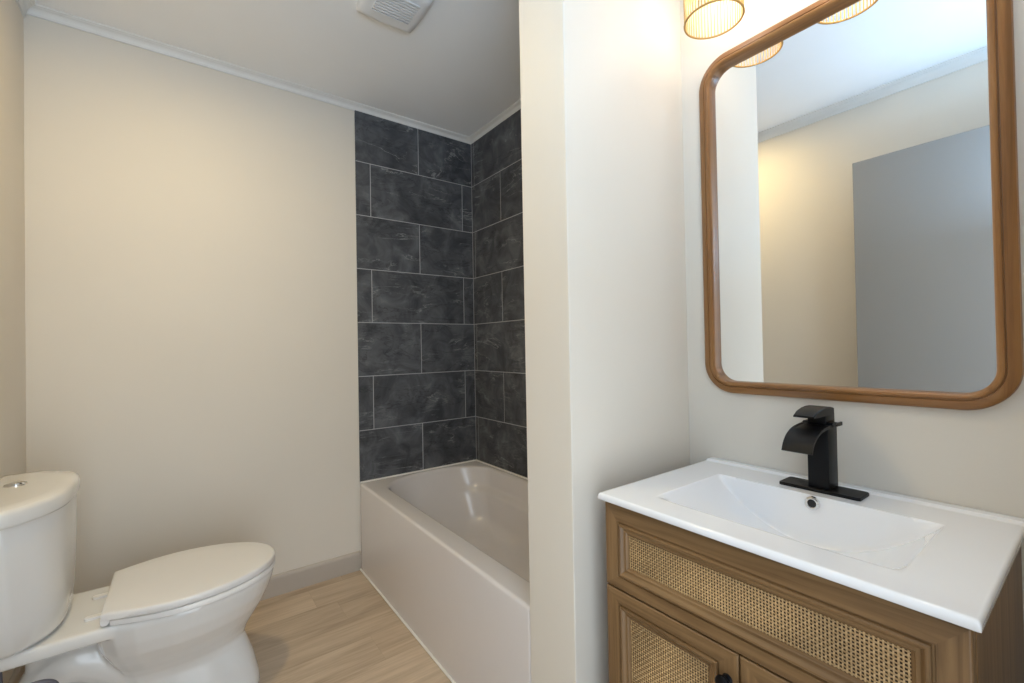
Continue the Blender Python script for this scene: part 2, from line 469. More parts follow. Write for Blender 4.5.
# open door leaf standing along the left wall, seen in the mirror
door = struct('door_1', box(-1.675, -1.640, YE + 0.002, 0.008, 0.012, 2.212, 0.002, 1), M_DOOR)
bm = bmesh.new()
for sx, x in ((1, -1.640), (-1, -1.675)):
    add_lathe(bm, [(0.0, 0.062 * sx), (0.018, 0.061 * sx), (0.026, 0.052 * sx), (0.027, 0.044 * sx), (0.019, 0.034 * sx), (0.010, 0.026 * sx), (0.010, 0.008 * sx), (0.031, 0.006 * sx), (0.032, 0.0), (0.0, 0.0)], 24, (x, -0.057, 0.93), 'x')
obj('door_knob', bm, M_CHROME, door, True)
bm = bmesh.new()
for x0, x1 in ((-1.66, -1.642), (-0.798, -0.78)):
    add_box(bm, x0, x1, YE - 0.12, YE, 0, 2.24)
add_box(bm, -1.642, -0.798, YE - 0.12, YE, 2.222, 2.24)
struct('trim_9', bm, M_TRIM)

# ------------------------------------------------------------------ bathtub
def build_tub():
    y0, y1 = PT + 0.002, YB - TT - 0.001
    x0, x1 = XA, XT - TT - 0.001
    t = thing('bathtub', 'white alcove bathtub with a flat apron below dark slate tile walls', 'bathtub', ((x0 + x1) / 2, (y0 + y1) / 2, 0))
    # basin openings: generous elliptical corners at the far end, tight ones at the near end
    def ring(a0, a1, b0, b1, r, z, seg=12):
        rx, ry = (r, r) if not isinstance(r, tuple) else r[:2]
        rn = r if not isinstance(r, tuple) else r[2]
        pts = []
        for cx, cy, ax, ay, s0 in ((a1 - rx, b1 - ry, rx, ry, 0), (a0 + rx, b1 - ry, rx, ry, 1), (a0 + rn, b0 + rn, rn, rn, 2), (a1 - rn, b0 + rn, rn, rn, 3)):
            for k in range(seg + 1):
                t = math.pi / 2 * (s0 + k / seg)
                pts.append((cx + ax * math.cos(t), cy + ay * math.sin(t), z))
        return pts
    ox0, ox1, oy0, oy1 = x0 + 0.098, x1 - 0.040, y0 + 0.070, y1 - 0.038
    outer_r = 0.006
    rings = []
    out = [(x0, x1, y0, y1, 0.014, 0.002), (x0, x1, y0, y1, 0.014, ZR - 0.014)]
    for a in range(1, 6):                                              # rounded outer lip
        s = math.pi / 2 * a / 5; e = 0.012
        out.append((x0 + e * (1 - math.cos(s)), x1 - e * (1 - math.cos(s)), y0 + e * (1 - math.cos(s)), y1 - e * (1 - math.cos(s)), 0.014, ZR - 0.012 + 0.012 * math.sin(s) - 0.0))
    for q in out: rings.append(ring(*q[:5], q[5]))
    bm = bmesh.new()
    seq = []
    RX, RY, RN = 0.28, 0.19, 0.07
    for a in range(0, 6):                                              # rolled inner lip
        s = math.pi / 2 * a / 5; e = 0.016
        d = e * math.sin(s)
        seq.append((ox0 - 0.016 + d, ox1 + 0.016 - d, oy0 - 0.016 + d, oy1 + 0.016 - d, (RX, RY, RN), ZR - e * (1 - math.cos(s))))
    depth = 0.36
    for k in range(1, 31):
        s = k / 30
        z = ZR - 0.016 - (depth - 0.016) * s
        side = 0.055 * s ** 1.1 + 0.055 * max(0, s - 0.72) ** 2 / 0.0784
        bk = 0.20 * s ** 1.15 + 0.09 * max(0, s - 0.72) ** 2 / 0.0784   # sloping back rest at the far end
        fr = 0.07 * s + 0.06 * max(0, s - 0.72) ** 2 / 0.0784
        q = min(1, max(0, (s - 0.27) / 0.09)); ledge = 0.030 * q * q * (3 - 2 * q)   # moulded arm-rest ledge on the wall side
        seq.append((ox0 + side, ox1 - side * 0.6 - ledge, oy0 + fr, oy1 - bk, (RX - 0.15 * s, RY - 0.09 * s, RN), z))
    for q in seq: rings.append(ring(*q[:5], q[5]))
    rings.append(ring(ox0 + 0.19, ox1 - 0.17, oy0 + 0.22, oy1 - 0.40, (0.11, 0.09, 0.06), ZR - depth - 0.004))
    add_loft(bm, rings, False, True)
    part('tub_shell', bm, M_TUB, t, True, 50)
    bm = bmesh.new()
    add_lathe(bm, [(0.0, 0.003), (0.022, 0.002), (0.030, 0.0), (0.030, -0.004), (0, -0.004)], 24, ((ox0 + ox1) / 2, oy1 - 0.62, ZR - depth))
    part('drain', bm, M_CHROME, t, True)
build_tub()
# caulk bead where tub meets the floor and the tile
bm = bmesh.new()
add_box(bm, XA - 0.009, XA + 0.001, PT, YB - 0.0, 0.0, 0.009, 0.003, 1)
struct('trim_10', bm, M_CAULK)
bm = bmesh.new()
add_box(bm, XA + 0.002, XT - TT, YB - TT - 0.007, YB - TT + 0.001, ZR - 0.002, ZR + 0.007, 0.002, 1)
add_box(bm, XT - TT - 0.007, XT - TT + 0.001, PT, YB - TT, ZR - 0.002, ZR + 0.007, 0.002, 1)
struct('trim_11', bm, M_CAULK)

# ------------------------------------------------------------------ toilet
def egg(xb, xf, hw, yc, z, n_front=28, n_back=10, xm=None, pb=3.2, hb=None, pf=2.0):
    """closed plan outline: blunt superellipse at the back (xb), elongated ellipse at the front (xf)"""
    if xm is None: xm = xb + (xf - xb) * 0.42
    pts = []
    for k in range(n_front + 1):
        t = -math.pi / 2 + math.pi * k / n_front
        c, s = math.cos(t), math.sin(t)
        pts.append((xm + (xf - xm) * abs(c) ** (2 / pf), yc + hw * math.copysign(abs(s) ** (2 / pf), s), z))
    for k in range(1, n_back):
        t = math.pi / 2 + math.pi * k / n_back
        c, s = math.cos(t), math.sin(t)
        x = xm + (xb - xm) * abs(c) ** (2 / pb)
        y = yc + hw * math.copysign(abs(s) ** (2 / pb), s)
        if hb is not None:                                            # narrow towards the back
            f = (xm - x) / (xm - xb); y = yc + (y - yc) * (1 + (hb / hw - 1) * f ** 1.3)
        pts.append((x, y, z))
    return pts

YC = 1.165
def build_toilet():
    t = thing('toilet', 'white two piece toilet with closed lid standing against the left wall', 'toilet', (-1.40, YC, 0))
    bm = bmesh.new()
    # bowl: closed loft from rim down to the foot
    S = [(-1.57, -1.098, 0.122, 0.0), (-1.57, -1.101, 0.119, 0.03), (-1.52, -1.117, 0.106, 0.10), (-1.50, -1.138, 0.094, 0.160), (-1.50, -1.146, 0.098, 0.185),
         (-1.51, -1.135, 0.118, 0.215), (-1.53, -1.110, 0.148, 0.255), (-1.55, -1.082, 0.175, 0.300), (-1.56, -1.060, 0.192, 0.345), (-1.565, -1.050, 0.198, 0.375),
         (-1.565, -1.045, 0.202, 0.395), (-1.565, -1.046, 0.200, 0.409), (-1.56, -1.052, 0.194, 0.4135)]
    add_loft(bm, [egg(a, b, h, YC, z, hb=h * 0.90, pf=2.0 + 1.6 * max(0, 0.19 - z) / 0.19) for a, b, h, z in S])
    # deck that carries the tank
    D = [(-1.775, -1.30, 0.150, 0.368), (-1.785, -1.27, 0.164, 0.374), (-1.788, -1.26, 0.168, 0.390), (-1.788, -1.26, 0.168, 0.4075), (-1.782, -1.268, 0.162, 0.4135)]
    def deck(a, b, h, z):
        return [(p[0], YC + p[1], z) for p in rounded_rect(a, b, -h, h, 0.05, 6)]
    add_loft(bm, [deck(*q) for q in D])
    # trapway: rises behind the bowl, arches under the deck and drops to the foot
    tw = smooth_path([(-1.40, YC, 0.13), (-1.50, YC, 0.20), (-1.58, YC, 0.262), (-1.645, YC, 0.262), (-1.685, YC, 0.20), (-1.69, YC, 0.11), (-1.69, YC, 0.0)], 7)
    add_tube(bm, tw, [0.062 + 0.008 * math.sin(i * 0.1) for i in range(len(tw))], 20)
    # foot and the rear column under the deck
    F = [(-1.745, -1.30, 0.112, 0.0), (-1.745, -1.30, 0.112, 0.022), (-1.735, -1.32, 0.100, 0.036)]
    add_loft(bm, [deck(*q) for q in F])
    add_loft(bm, [[(p[0], YC + p[1], z) for p in rounded_rect(a, b, -h, h, 0.03, 6)] for a, b, h, z in [(-1.72, -1.46, 0.040, 0.02), (-1.72, -1.46, 0.040, 0.385)]])
    bowl = part('bowl', bm, M_PORC, t, True)
    md = bowl.modifiers.new('merge', 'REMESH'); md.mode = 'VOXEL'; md.voxel_size = 0.005; md.use_smooth_shade = True
    sm = bowl.modifiers.new('relax', 'SMOOTH'); sm.factor = 0.5; sm.iterations = 6
    # tank: bowed front, flat back, tapering downwards
    def tank_ring(xa, hw, xb, z, bow=0.10, n=26, rr=0.025):
        pts = []
        for k in range(n + 1):
            s = -1 + 2 * k / n
            s2 = math.copysign(1 - (1 - abs(s)) ** 1.35, s)
            pts.append((xa - bow * abs(s2) ** 3.4, YC + 0.005 + hw * s2, z))
        yh = YC + 0.005 + hw; yl = YC + 0.005 - hw
        for k in range(5):
            a = math.pi / 2 * k / 4
            pts.append((xb + rr * (1 - math.sin(a)), yh - rr * (1 - math.cos(a)), z))
        for k in range(5):
            a = math.pi / 2 * (1 - k / 4)
            pts.append((xb + rr * (1 - math.sin(a)), yl + rr * (1 - math.cos(a)), z))
        return pts
    bm = bmesh.new()
    T = [(-1.642, 0.175, 0.4145, 0.080), (-1.630, 0.193, 0.420, 0.085), (-1.623, 0.204, 0.435, 0.088), (-1.618, 0.220, 0.50, 0.092), (-1.615, 0.241, 0.62, 0.096), (-1.614, 0.254, 0.74, 0.098), (-1.615, 0.254, 0.792, 0.10)]
    add_loft(bm, [tank_ring(a, h, -1.808, z, b) for a, h, z, b in T])
    part('tank', bm, M_PORC, t, True, 50)
    bm = bmesh.new()
    L = [(-1.614, 0.260, 0.7855, 0.0), (-1.609, 0.266, 0.788, 0.0), (-1.607, 0.268, 0.794, 0.0), (-1.608, 0.268, 0.822, 0.0), (-1.611, 0.265, 0.8295, 0.0), (-1.619, 0.257, 0.8335, 0.0), (-1.65, 0.226, 0.8355, 0.0)]
    add_loft(bm, [tank_ring(a, h, -1.8235 + max(0, (0.268 - h)) * 0.3, z, rr=0.006) for a, h, z, b in L])
    part('tank_lid', bm, M_PORC, t, True, 50)
    bm = bmesh.new()
    add_lathe(bm, [(0.0, 0.8425), (0.017, 0.842), (0.0185, 0.840), (0.019, 0.8385), (0.024, 0.8395), (0.0265, 0.838), (0.027, 0.832), (0, 0.832)], 36, (-1.752, YC + 0.065, 0))
    fb = part('flush_button', bm, M_CHROME, t, True); fb['label'] = 'round chrome flush button'
    def lid_outline(xb, xf, hw, hb, z, nf=30, ns=12):
        xm = xb + (xf - xb) * 0.40; pts = []
        for k in range(nf + 1):
            a = -math.pi / 2 + math.pi * k / nf
            pts.append((xm + (xf - xm) * math.cos(a), YC + hw * math.sin(a), z))
        for k in range(1, ns + 1):
            u = k / ns; pts.append((xm + (xb - xm) * u, YC + hb + (hw - hb) * math.cos(math.pi / 2 * u), z))
        for k in range(ns, 0, -1):
            u = k / ns; pts.append((xm + (xb - xm) * u, YC - hb - (hw - hb) * math.cos(math.pi / 2 * u), z))
        return pts
    # seat ring
    bm = bmesh.new()
    outer = lambda z, d: lid_outline(-1.512 + d, -1.040 - d, 0.2155 - d, 0.1645 - d, z)
    inner = lambda z, d: lid_outline(-1.44 - d, -1.115 + d, 0.130 + d, 0.095 + d, z)
    add_loft(bm, [inner(0.4150, 0.0), outer(0.4140, 0.003), outer(0.4160, 0.0), outer(0.4300, 0.0), outer(0.4325, 0.003), inner(0.4330, 0.004), inner(0.428, 0.0), inner(0.4150, 0.0)], False, False)
    bmesh.ops.remove_doubles(bm, verts=bm.verts[:], dist=1e-6)
    part('seat', bm, M_SEAT, t, True, 50)
    # lid with a turned-down rim at the hinge end
    bm = bmesh.new()
    lid = lambda z, d: lid_outline(-1.532 + d, -1.040 - d, 0.216 - d, 0.163 - d, z)
    add_loft(bm, [lid(0.4355, 0.006), lid(0.4355, 0.001), lid(0.4365, 0.0), lid(0.4510, 0.0), lid(0.4545, 0.001), lid(0.4570, 0.0035), lid(0.4582, 0.008), lid(0.4595, 0.06)], True, True)
    part('lid', bm, M_SEAT, t, True, 50)
    bm = bmesh.new()
    prof = [(-1.532, 0.446), (-1.5345, 0.436), (-1.534, 0.424), (-1.529, 0.418), (-1.520, 0.418), (-1.514, 0.424), (-1.511, 0.434), (-1.508, 0.440), (-1.508, 0.446)]
    add_loft(bm, [[(x, y, z) for x, z in prof] for y in (YC - 0.1628, YC - 0.160, YC + 0.160, YC + 0.1628)])
    part('hinge_barrel', bm, M_SEAT, t, True)
    for s in (-1, 1):
        bm = bmesh.new()
        pts = rounded_rect(-1.580, -1.515, YC + s * 0.075 - 0.011, YC + s * 0.075 + 0.011, 0.010, 6)
        add_loft(bm, [[(x, y, z) for x, y in pts] for z in (0.4125, 0.4195)] + [[(x + (-1.548 - x) * 0.06, y + (YC + s * 0.075 - y) * 0.15, 0.4210) for x, y in pts]])
        part('hinge', bm, M_SEAT, t, True)
    for s in (-1, 1):                                                 # floor bolt covers on the foot
        bm = bmesh.new()
        add_lathe(bm, [(0.0, 0.052), (0.008, 0.050), (0.013, 0.042), (0.014, 0.030), (0, 0.030)], 20, (-1.60, YC + s * 0.088, 0))
        part('bolt_cap', bm, M_SEAT, t, True)
    # water supply hose and stop valve
    bm = bmesh.new()
    add_tube(bm, smooth_path([(-1.765, 0.93, 0.185), (-1.745, 0.93, 0.215), (-1.725, 0.945, 0.285), (-1.695, 0.965, 0.322), (-1.655, 0.975, 0.326), (-1.625, 0.985, 0.300), (-1.635, 1.0, 0.235), (-1.69, 1.01, 0.235), (-1.735, 1.02, 0.30), (-1.745, 1.03, 0.36), (-1.745, 1.03, 0.412)], 8), 0.0065, 12)
    hs = part('supply_hose', bm, M_HOSE, t, True); hs['label'] = 'grey braided water supply hose'
    bm = bmesh.new()
    add_lathe(bm, [(0.0, 0.0), (0.030, 0.0), (0.030, 0.003), (0.018, 0.010), (0.008, 0.012), (0.008, 0.045), (0.013, 0.046), (0.013, 0.072), (0, 0.072)], 24, (XL + 0.0005, 0.93, 0.18), 'x')
    part('stop_valve', bm, M_CHROME, hs, True)
    bm = bmesh.new()
    add_lathe(bm, [(0.0, 0.0), (0.006, 0.0), (0.006, 0.018), (0.017, 0.020), (0.018, 0.026), (0.010, 0.030), (0, 0.030)], 20, (XL + 0.075, 0.93, 0.18), 'x')
    part('valve_handle', bm, M_CHROME, hs, True)
build_toilet()

# ------------------------------------------------------------------ vanity cabinet
VY0, VY1 = -0.713, -0.082         # right and left ends
def panel_frame(bm, y0, y1, z0, z1, x_face, stile, rail_t, rail_b, mould):
    """one mitred frame facing -x: flat border, groove, raised bead, slope to the panel. Profile: (inset, x offset)"""
    prof = [(0.0, 0.018), (0.0, 0.002), (0.0015, 0.0004), (0.003, 0.0)]
    flat = 1.0
    m = mould
    inner = [(0.0, 0.0), (0.0010, 0.0032), (0.0042, 0.0034), (0.0052, -0.0006), (0.0075, -0.0022), (0.0105, -0.0022), (0.0130, 0.0), (m * 0.55, 0.0026), (m * 0.62, 0.0040), (m * 0.80, 0.0044), (m * 0.86, 0.0062), (m, 0.0085), (m, 0.016)]
    loops = []
    for d, x in prof: loops.append((d, d, d, x))
    for d, x in inner: loops.append((stile + d, rail_t + d, rail_b + d, x))
    rings = []
    for s, rt, rb, x in loops:
        rings.append([(x_face + x, y0 + s, z0 + rb), (x_face + x, y1 - s, z0 + rb), (x_face + x, y1 - s, z1 - rt), (x_face + x, y0 + s, z1 - rt)])
    vr = [[bm.verts.new(p) for p in r] for r in rings]
    for a, b in zip(vr, vr[1:]):
        for i in range(4):
            f = bm.faces.new((a[i], a[(i + 1) % 4], b[(i + 1) % 4], b[i]))
            f.material_index = 0 if i in (0, 2) else 1               # rails across, stiles upright
    return stile + m, rail_t + m, rail_b + m

def cane(y0, y1, z0, z1, x, parent):
    """woven cane webbing: strands over and under each other, over a dark backing"""
    bm = bmesh.new()
    pitch, w, amp = 0.0058, 0.0029, 0.0008
    ny = max(2, round((y1 - y0) / pitch)); nz = max(2, round((z1 - z0) / pitch))
    dy, dz = (y1 - y0) / ny, (z1 - z0) / nz
    for i in range(ny):                                              # upright strands
        yc = y0 + (i + 0.5) * dy; ww = w * (0.80 + random.random() * 0.3)
        prev = None
        for j in range(nz + 2):
            z = z0 if j == 0 else z1 if j == nz + 1 else z0 + (j - 0.5) * dz
            o = 0 if j in (0, nz + 1) else amp * (1 if (i + j) % 2 else -1)
            cur = (bm.verts.new((x + o, yc - ww / 2, z)), bm.verts.new((x + o - 0.0003, yc, z)), bm.verts.new((x + o, yc + ww / 2, z)))
            if prev:
                for a in (0, 1): bm.faces.new((prev[a], prev[a + 1], cur[a + 1], cur[a])).material_index = 0
            prev = cur
    for j in range(nz):                                              # strands across
        zc = z0 + (j + 0.5) * dz; ww = w * (0.80 + random.random() * 0.3)
        prev = None
        for i in range(ny + 2):
            y = y0 if i == 0 else y1 if i == ny + 1 else y0 + (i - 0.5) * dy
            o = 0 if i in (0, ny + 1) else -amp * (1 if (i + j) % 2 else -1)
            cur = (bm.verts.new((x + o, y, zc - ww / 2)), bm.verts.new((x + o - 0.0003, y, zc)), bm.verts.new((x + o, y, zc + ww / 2)))
            if prev:
                for a in (0, 1): bm.faces.new((prev[a], prev[a + 1], cur[a + 1], cur[a])).material_index = 1
            prev = cur
    add_box(bm, x + 0.0035, x + 0.0055, y0 - 0.001, y1 + 0.001, z0 - 0.001, z1 + 0.001, mi=2)
    o = part('cane_panel', bm, [M_CANE_A, M_CANE_B, M_CANE_BACK], parent)
    o['label'] = 'woven cane webbing panel'
    return o

XF = -0.500                       # front plane of drawer front and doors
def build_vanity():
    t = thing('vanity_cabinet', 'brown oak vanity cabinet with woven cane drawer front and doors', 'cabinet', (-0.25, (VY0 + VY1) / 2, 0))
    bm = bmesh.new()
    add_box(bm, XF + 0.022, -0.004, VY0 - 0.001, VY0 + 0.017, 0.0, 0.865, 0.001, 1, 1)      # right side
    add_box(bm, XF + 0.022, -0.004, VY1 - 0.017, VY1 + 0.001, 0.0, 0.865, 0.001, 1, 1)      # left side
    add_box(bm, XF + 0.024, -0.006, VY0 + 0.017, VY1 - 0.017, 0.10, 0.118, 0, 1, 0)         # bottom
    add_box(bm, -0.012, -0.004, VY0 + 0.017, VY1 - 0.017, 0.10, 0.865, 0, 1, 1)             # back
    add_box(bm, XF + 0.060, XF + 0.075, VY0 + 0.017, VY1 - 0.017, 0.0, 0.10, 0, 1, 0)       # toe kick
    for z0, z1 in ((0.652, 0.668), (0.846, 0.865), (0.100, 0.130)):
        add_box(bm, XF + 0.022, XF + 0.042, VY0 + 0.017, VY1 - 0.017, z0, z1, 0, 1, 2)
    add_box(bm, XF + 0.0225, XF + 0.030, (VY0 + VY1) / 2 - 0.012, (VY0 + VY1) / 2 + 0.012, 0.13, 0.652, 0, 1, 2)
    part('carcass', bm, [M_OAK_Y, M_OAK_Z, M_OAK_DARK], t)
    # dark sheet behind the fronts, its colour paints shade into the gaps
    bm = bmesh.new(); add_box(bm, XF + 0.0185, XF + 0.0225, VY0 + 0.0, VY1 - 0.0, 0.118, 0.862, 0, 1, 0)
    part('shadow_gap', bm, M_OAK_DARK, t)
    bm = bmesh.new()
    s, rt, rb = panel_frame(bm, VY0, VY1, 0.6625, 0.861, XF, 0.036, 0.038, 0.028, 0.028)
    d = part('drawer_front', bm, [M_OAK_Y, M_OAK_Z], t)
    cane(VY0 + s, VY1 - s, 0.6625 + rb, 0.861 - rt, XF + 0.0095, d)
    mid = -0.4035
    for y0, y1, ky in ((mid + 0.0018, VY1, mid + 0.0225), (VY0, mid - 0.0018, mid - 0.0225)):
        bm = bmesh.new()
        s, rt, rb = panel_frame(bm, y0, y1, 0.118, 0.6585, XF, 0.036, 0.030, 0.034, 0.028)
        d = part('door', bm, [M_OAK_Y, M_OAK_Z], t)
        cane(y0 + s, y1 - s, 0.118 + rb, 0.6585 - rt, XF + 0.0095, d)
        bm = bmesh.new()
        add_lathe(bm, [(0.0, -0.024), (0.010, -0.0235), (0.0135, -0.021), (0.0145, -0.017), (0.012, -0.013), (0.0065, -0.009), (0.006, -0.002), (0.010, 0.0), (0, 0.0)], 24, (XF, ky, 0.603), 'x')
        k = part('knob', bm, M_BLACK, d, True); k['label'] = 'round matte black knob'
build_vanity()

# ceramic sink top: one height field with rounded borders, a trough basin and a low rear lip
def build_sink():
    X0, X1, Y0, Y1 = -0.516, -0.002, -0.724, -0.073
    bx0, bx1, yc, hw = -0.439, -0.146, -0.404, 0.2250
    t = thing('sink_top', 'glossy white ceramic sink top with rectangular trough basin on cabinet', 'sink', ((X0 + X1) / 2, (Y0 + Y1) / 2, 0.86))
    R = 0.006
    def lines(a, b, marks, n):
        s = {a, b}
        for k in range(n + 1): s.add(a + (b - a) * k / n)
        s |= set(marks); s = sorted(s); out = [s[0]]
        for v in s[1:]:
            if v - out[-1] > 0.0004: out.append(v)
        return out
    edge = [R * (1 - math.cos(math.pi / 2 * k / 5)) for k in range(6)]
    xm = [X0 + e for e in edge] + [X1 - e * 0.4 for e in edge] + [bx0 - 0.004, bx0, bx0 + 0.003, bx0 + 0.008, bx0 + 0.016, bx0 + 0.026, bx0 + 0.036, bx0 + 0.046, bx1 + 0.003, bx1, bx1 - 0.002, bx1 - 0.005, bx1 - 0.010, bx1 - 0.014, bx1 - 0.018, -0.036, -0.033, -0.030, -0.027]
    ym = [Y0 + e for e in edge] + [Y1 - e for e in edge] + [yc - hw - 0.004, yc - hw, yc - hw + 0.004, yc - hw + 0.009, yc + hw + 0.004, yc + hw, yc + hw - 0.004, yc + hw - 0.009]
    xs, ys = lines(X0, X1, xm, 60), lines(Y0, Y1, ym, 84)
    def sm(v): v = min(1, max(0, v)); return v * v * (3 - 2 * v)
    def h(x, y):
        z = ZV
        for dd in (x - X0, Y1 - y, y - Y0):                          # rounded outer border
            if dd < R: z -= R - math.sqrt(max(0, R * R - (R - dd) ** 2))
        z += 0.0045 * sm((x + 0.036) / 0.009)                        # rear lip
        s = (y - yc) / hw
        if abs(s) < 1 and bx0 < x < bx1:
            D = 0.112 * (1 - abs(s) ** 2.1)
            D = D if D > 0.0 else 0
            wf = sm((x - bx0) / 0.05); wb = min(1, (bx1 - x) / 0.016)
            wall = min(wf, 1 - (1 - wb) ** 1.6)
            floor_ = D * (0.93 + 0.07 * (x - bx0) / (bx1 - bx0))
            z -= floor_ * wall
        return z
    bm = bmesh.new()
    grid = [[bm.verts.new((x, y, h(x, y))) for y in ys] for x in xs]
    for i in range(len(xs) - 1):
        for j in range(len(ys) - 1): bm.faces.new((grid[i][j], grid[i + 1][j], grid[i + 1][j + 1], grid[i][j + 1]))
    per = [grid[i][0] for i in range(len(xs))] + [grid[-1][j] for j in range(1, len(ys))] + [grid[i][-1] for i in range(len(xs) - 2, -1, -1)] + [grid[0][j] for j in range(len(ys) - 2, 0, -1)]
    low = [bm.verts.new((v.co.x, v.co.y, 0.8680)) for v in per]
    cx, cy = (X0 + X1) / 2, (Y0 + Y1) / 2
    low2 = [bm.verts.new((v.co.x + (0.004 if v.co.x < cx else 0), v.co.y + (0.004 if v.co.y < cy else -0.004), 0.8655)) for v in per]
    n = len(per)
    for a, b in ((per, low), (low, low2)):
        for i in range(n): bm.faces.new((a[i], a[(i + 1) % n], b[(i + 1) % n], b[i]))
    part('basin', bm, M_SINK, t, True, 75)
    # overflow ring on the rear wall of the basin
    c = (-0.1535, -0.406, 0.8655)
    bm = bmesh.new()
    add_lathe(bm, [(0.0090, -0.001), (0.0093, -0.0035), (0.0112, -0.0042), (0.0150, -0.003), (0.0157, 0.002), (0.0090, 0.006), (0.0090, -0.001)], 28, c, 'x', caps=False)
    ring = part('overflow_ring', bm, M_CHROME, t, True); ring['label'] = 'round chrome overflow ring'
    bm = bmesh.new(); add_lathe(bm, [(0.0, -0.0018), (0.0098, -0.0018), (0.0098, 0.004), (0, 0.004)], 24, c, 'x')
    part('overflow_hole', bm, M_HOLE, ring)
build_sink()

def build_faucet():
    t = thing('faucet', 'matte black waterfall faucet with lever standing on white sink top', 'faucet', (-0.08, -0.4025, ZV))
    bm = bmesh.new()
    pts = rounded_rect(-0.117, -0.050, -0.487, -0.318, 0.006, 5)
    add_loft(bm, [[(x, y, z) for x, y in pts] for z in (ZV + 0.0002, ZV + 0.006)] + [[(x * 0.97 - 0.0025, -0.4025 + (y + 0.4025) * 0.985, ZV + 0.0075) for x, y in pts]])
    part('base_plate', bm, M_BLACK, t, True)
    bm = bmesh.new()
    add_box(bm, -0.105, -0.048, -0.425, -0.380, ZV + 0.007, 1.036, 0.002, 2)
    part('column', bm, M_BLACK, t, True)
    # waterfall spout: a curved sheet with side lips
    bm = bmesh.new()
    path = smooth_path([(-0.040, 1.0425), (-0.080, 1.0425), (-0.125, 1.0425), (-0.165, 1.0385), (-0.195, 1.0285), (-0.215, 1.013), (-0.226, 0.9945)] and [(-0.040, 0, 1.0425), (-0.080, 0, 1.0425), (-0.125, 0, 1.0425), (-0.165, 0, 1.0385), (-0.195, 0, 1.0285), (-0.215, 0, 1.013), (-0.226, 0, 0.9945)], 6)
    T, N = frame_along([Vector(p) for p in path])
    rings = []
    ya, yb = -0.434, -0.372
    for i, (p, tt) in enumerate(zip(path, T)):
        nrm = Vector((-tt.z, 0, tt.x)); nrm = nrm if nrm.z > 0 or nrm.x < 0 else -nrm
        u = i / (len(path) - 1)
        th = 0.006 - 0.002 * u
        lip = 0.0025 * (1 - u)
        mk = lambda y, o: Vector((p.x, y, p.z)) + nrm * o
        rings.append([mk(ya, lip), mk(ya + 0.004, lip), mk(ya + 0.006, 0), mk(yb - 0.006, 0), mk(yb - 0.004, lip), mk(yb, lip), mk(yb, -th), mk(ya, -th)])
    add_loft(bm, rings)
    part('spout', bm, M_BLACK, t, True, 30)
    bm = bmesh.new()
    add_box(bm, -0.108, -0.052, -0.422, -0.383, 1.040, 1.0675, 0.002, 2)
    part('handle_hub', bm, M_BLACK, t, True)
    bm = bmesh.new()
    q = [(-0.066, 1.068, 1.081), (-0.085, 1.066, 1.0845), (-0.110, 1.0655, 1.0855), (-0.135, 1.066, 1.0840), (-0.160, 1.0655, 1.0795), (-0.182, 1.066, 1.0705)]
    add_loft(bm, [[(x, -0.4025 - w, lo), (x, -0.4025 + w, lo), (x, -0.4025 + w, hi - 0.0015), (x, -0.4025 + w - 0.002, hi), (x, -0.4025 - w + 0.002, hi), (x, -0.4025 - w, hi - 0.0015)] for (x, lo, hi), w in zip(q, (0.023, 0.0235, 0.0235, 0.023, 0.0225, 0.0215))])
    part('lever', bm, M_BLACK, t, True, 30)
build_faucet()

# ------------------------------------------------------------------ mirror
def build_mirror():
    y0, y1, z0, z1 = -0.7245, -0.0695, 1.0915, 2.110
    t = thing('mirror', 'large wood framed mirror with rounded corners above the vanity', 'mirror', (0, (y0 + y1) / 2, z0))
    R, W = 0.088, 0.035
    # profile from the outside: (inset, x)
    prof = [(0.0, -0.0005), (0.0, -0.0150), (0.0015, -0.0185), (0.0045, -0.0208), (0.0100, -0.0236), (0.0192, -0.0264), (0.0202, -0.0236), (0.0216, -0.0236), (0.0226, -0.0274), (0.0262, -0.0290), (0.0300, -0.0280), (0.0330, -0.0250), (0.0345, -0.0205), (W, -0.0165), (W, -0.0024), (W, -0.0008)]
    bm = bmesh.new(); seg = 14
    rings = []
    for d, x in prof:
        rings.append([(x, p[0], p[1]) for p in rounded_rect(y0 + d, y1 - d, z0 + d, z1 - d, R - d, seg)])
    vr = [[bm.verts.new(p) for p in r] for r in rings]
    n = len(vr[0]); L = seg + 1
    for a, b in zip(vr, vr[1:]):
        for i in range(n):
            f = bm.faces.new((a[i], a[(i + 1) % n], b[(i + 1) % n], b[i]))
            k = i // L; on_straight = (i % L == seg)
            # straight runs after corner 0 (top) and 2 (bottom) lie across; 1 and 3 are upright; corners follow their nearest run
            if on_straight: f.material_index = 0 if k in (0, 2) else 1
            else:
                u = (i % L) / seg; up_first = k in (0, 2)
                f.material_index = (1 if u < 0.5 else 0) if up_first else (0 if u < 0.5 else 1)
    part('frame', bm, [M_MIRW_Y, M_MIRW_Z], t, True, 28)
    bm = bmesh.new(); d = W - 0.002
    pts = rounded_rect(y0 + d, y1 - d, z0 + d, z1 - d, R - d, seg)
    add_loft(bm, [[(-0.0005, a, b) for a, b in pts], [(-0.0022, a, b) for a, b in pts]])
    part('mirror_glass', bm, M_GLASS, t)
build_mirror()

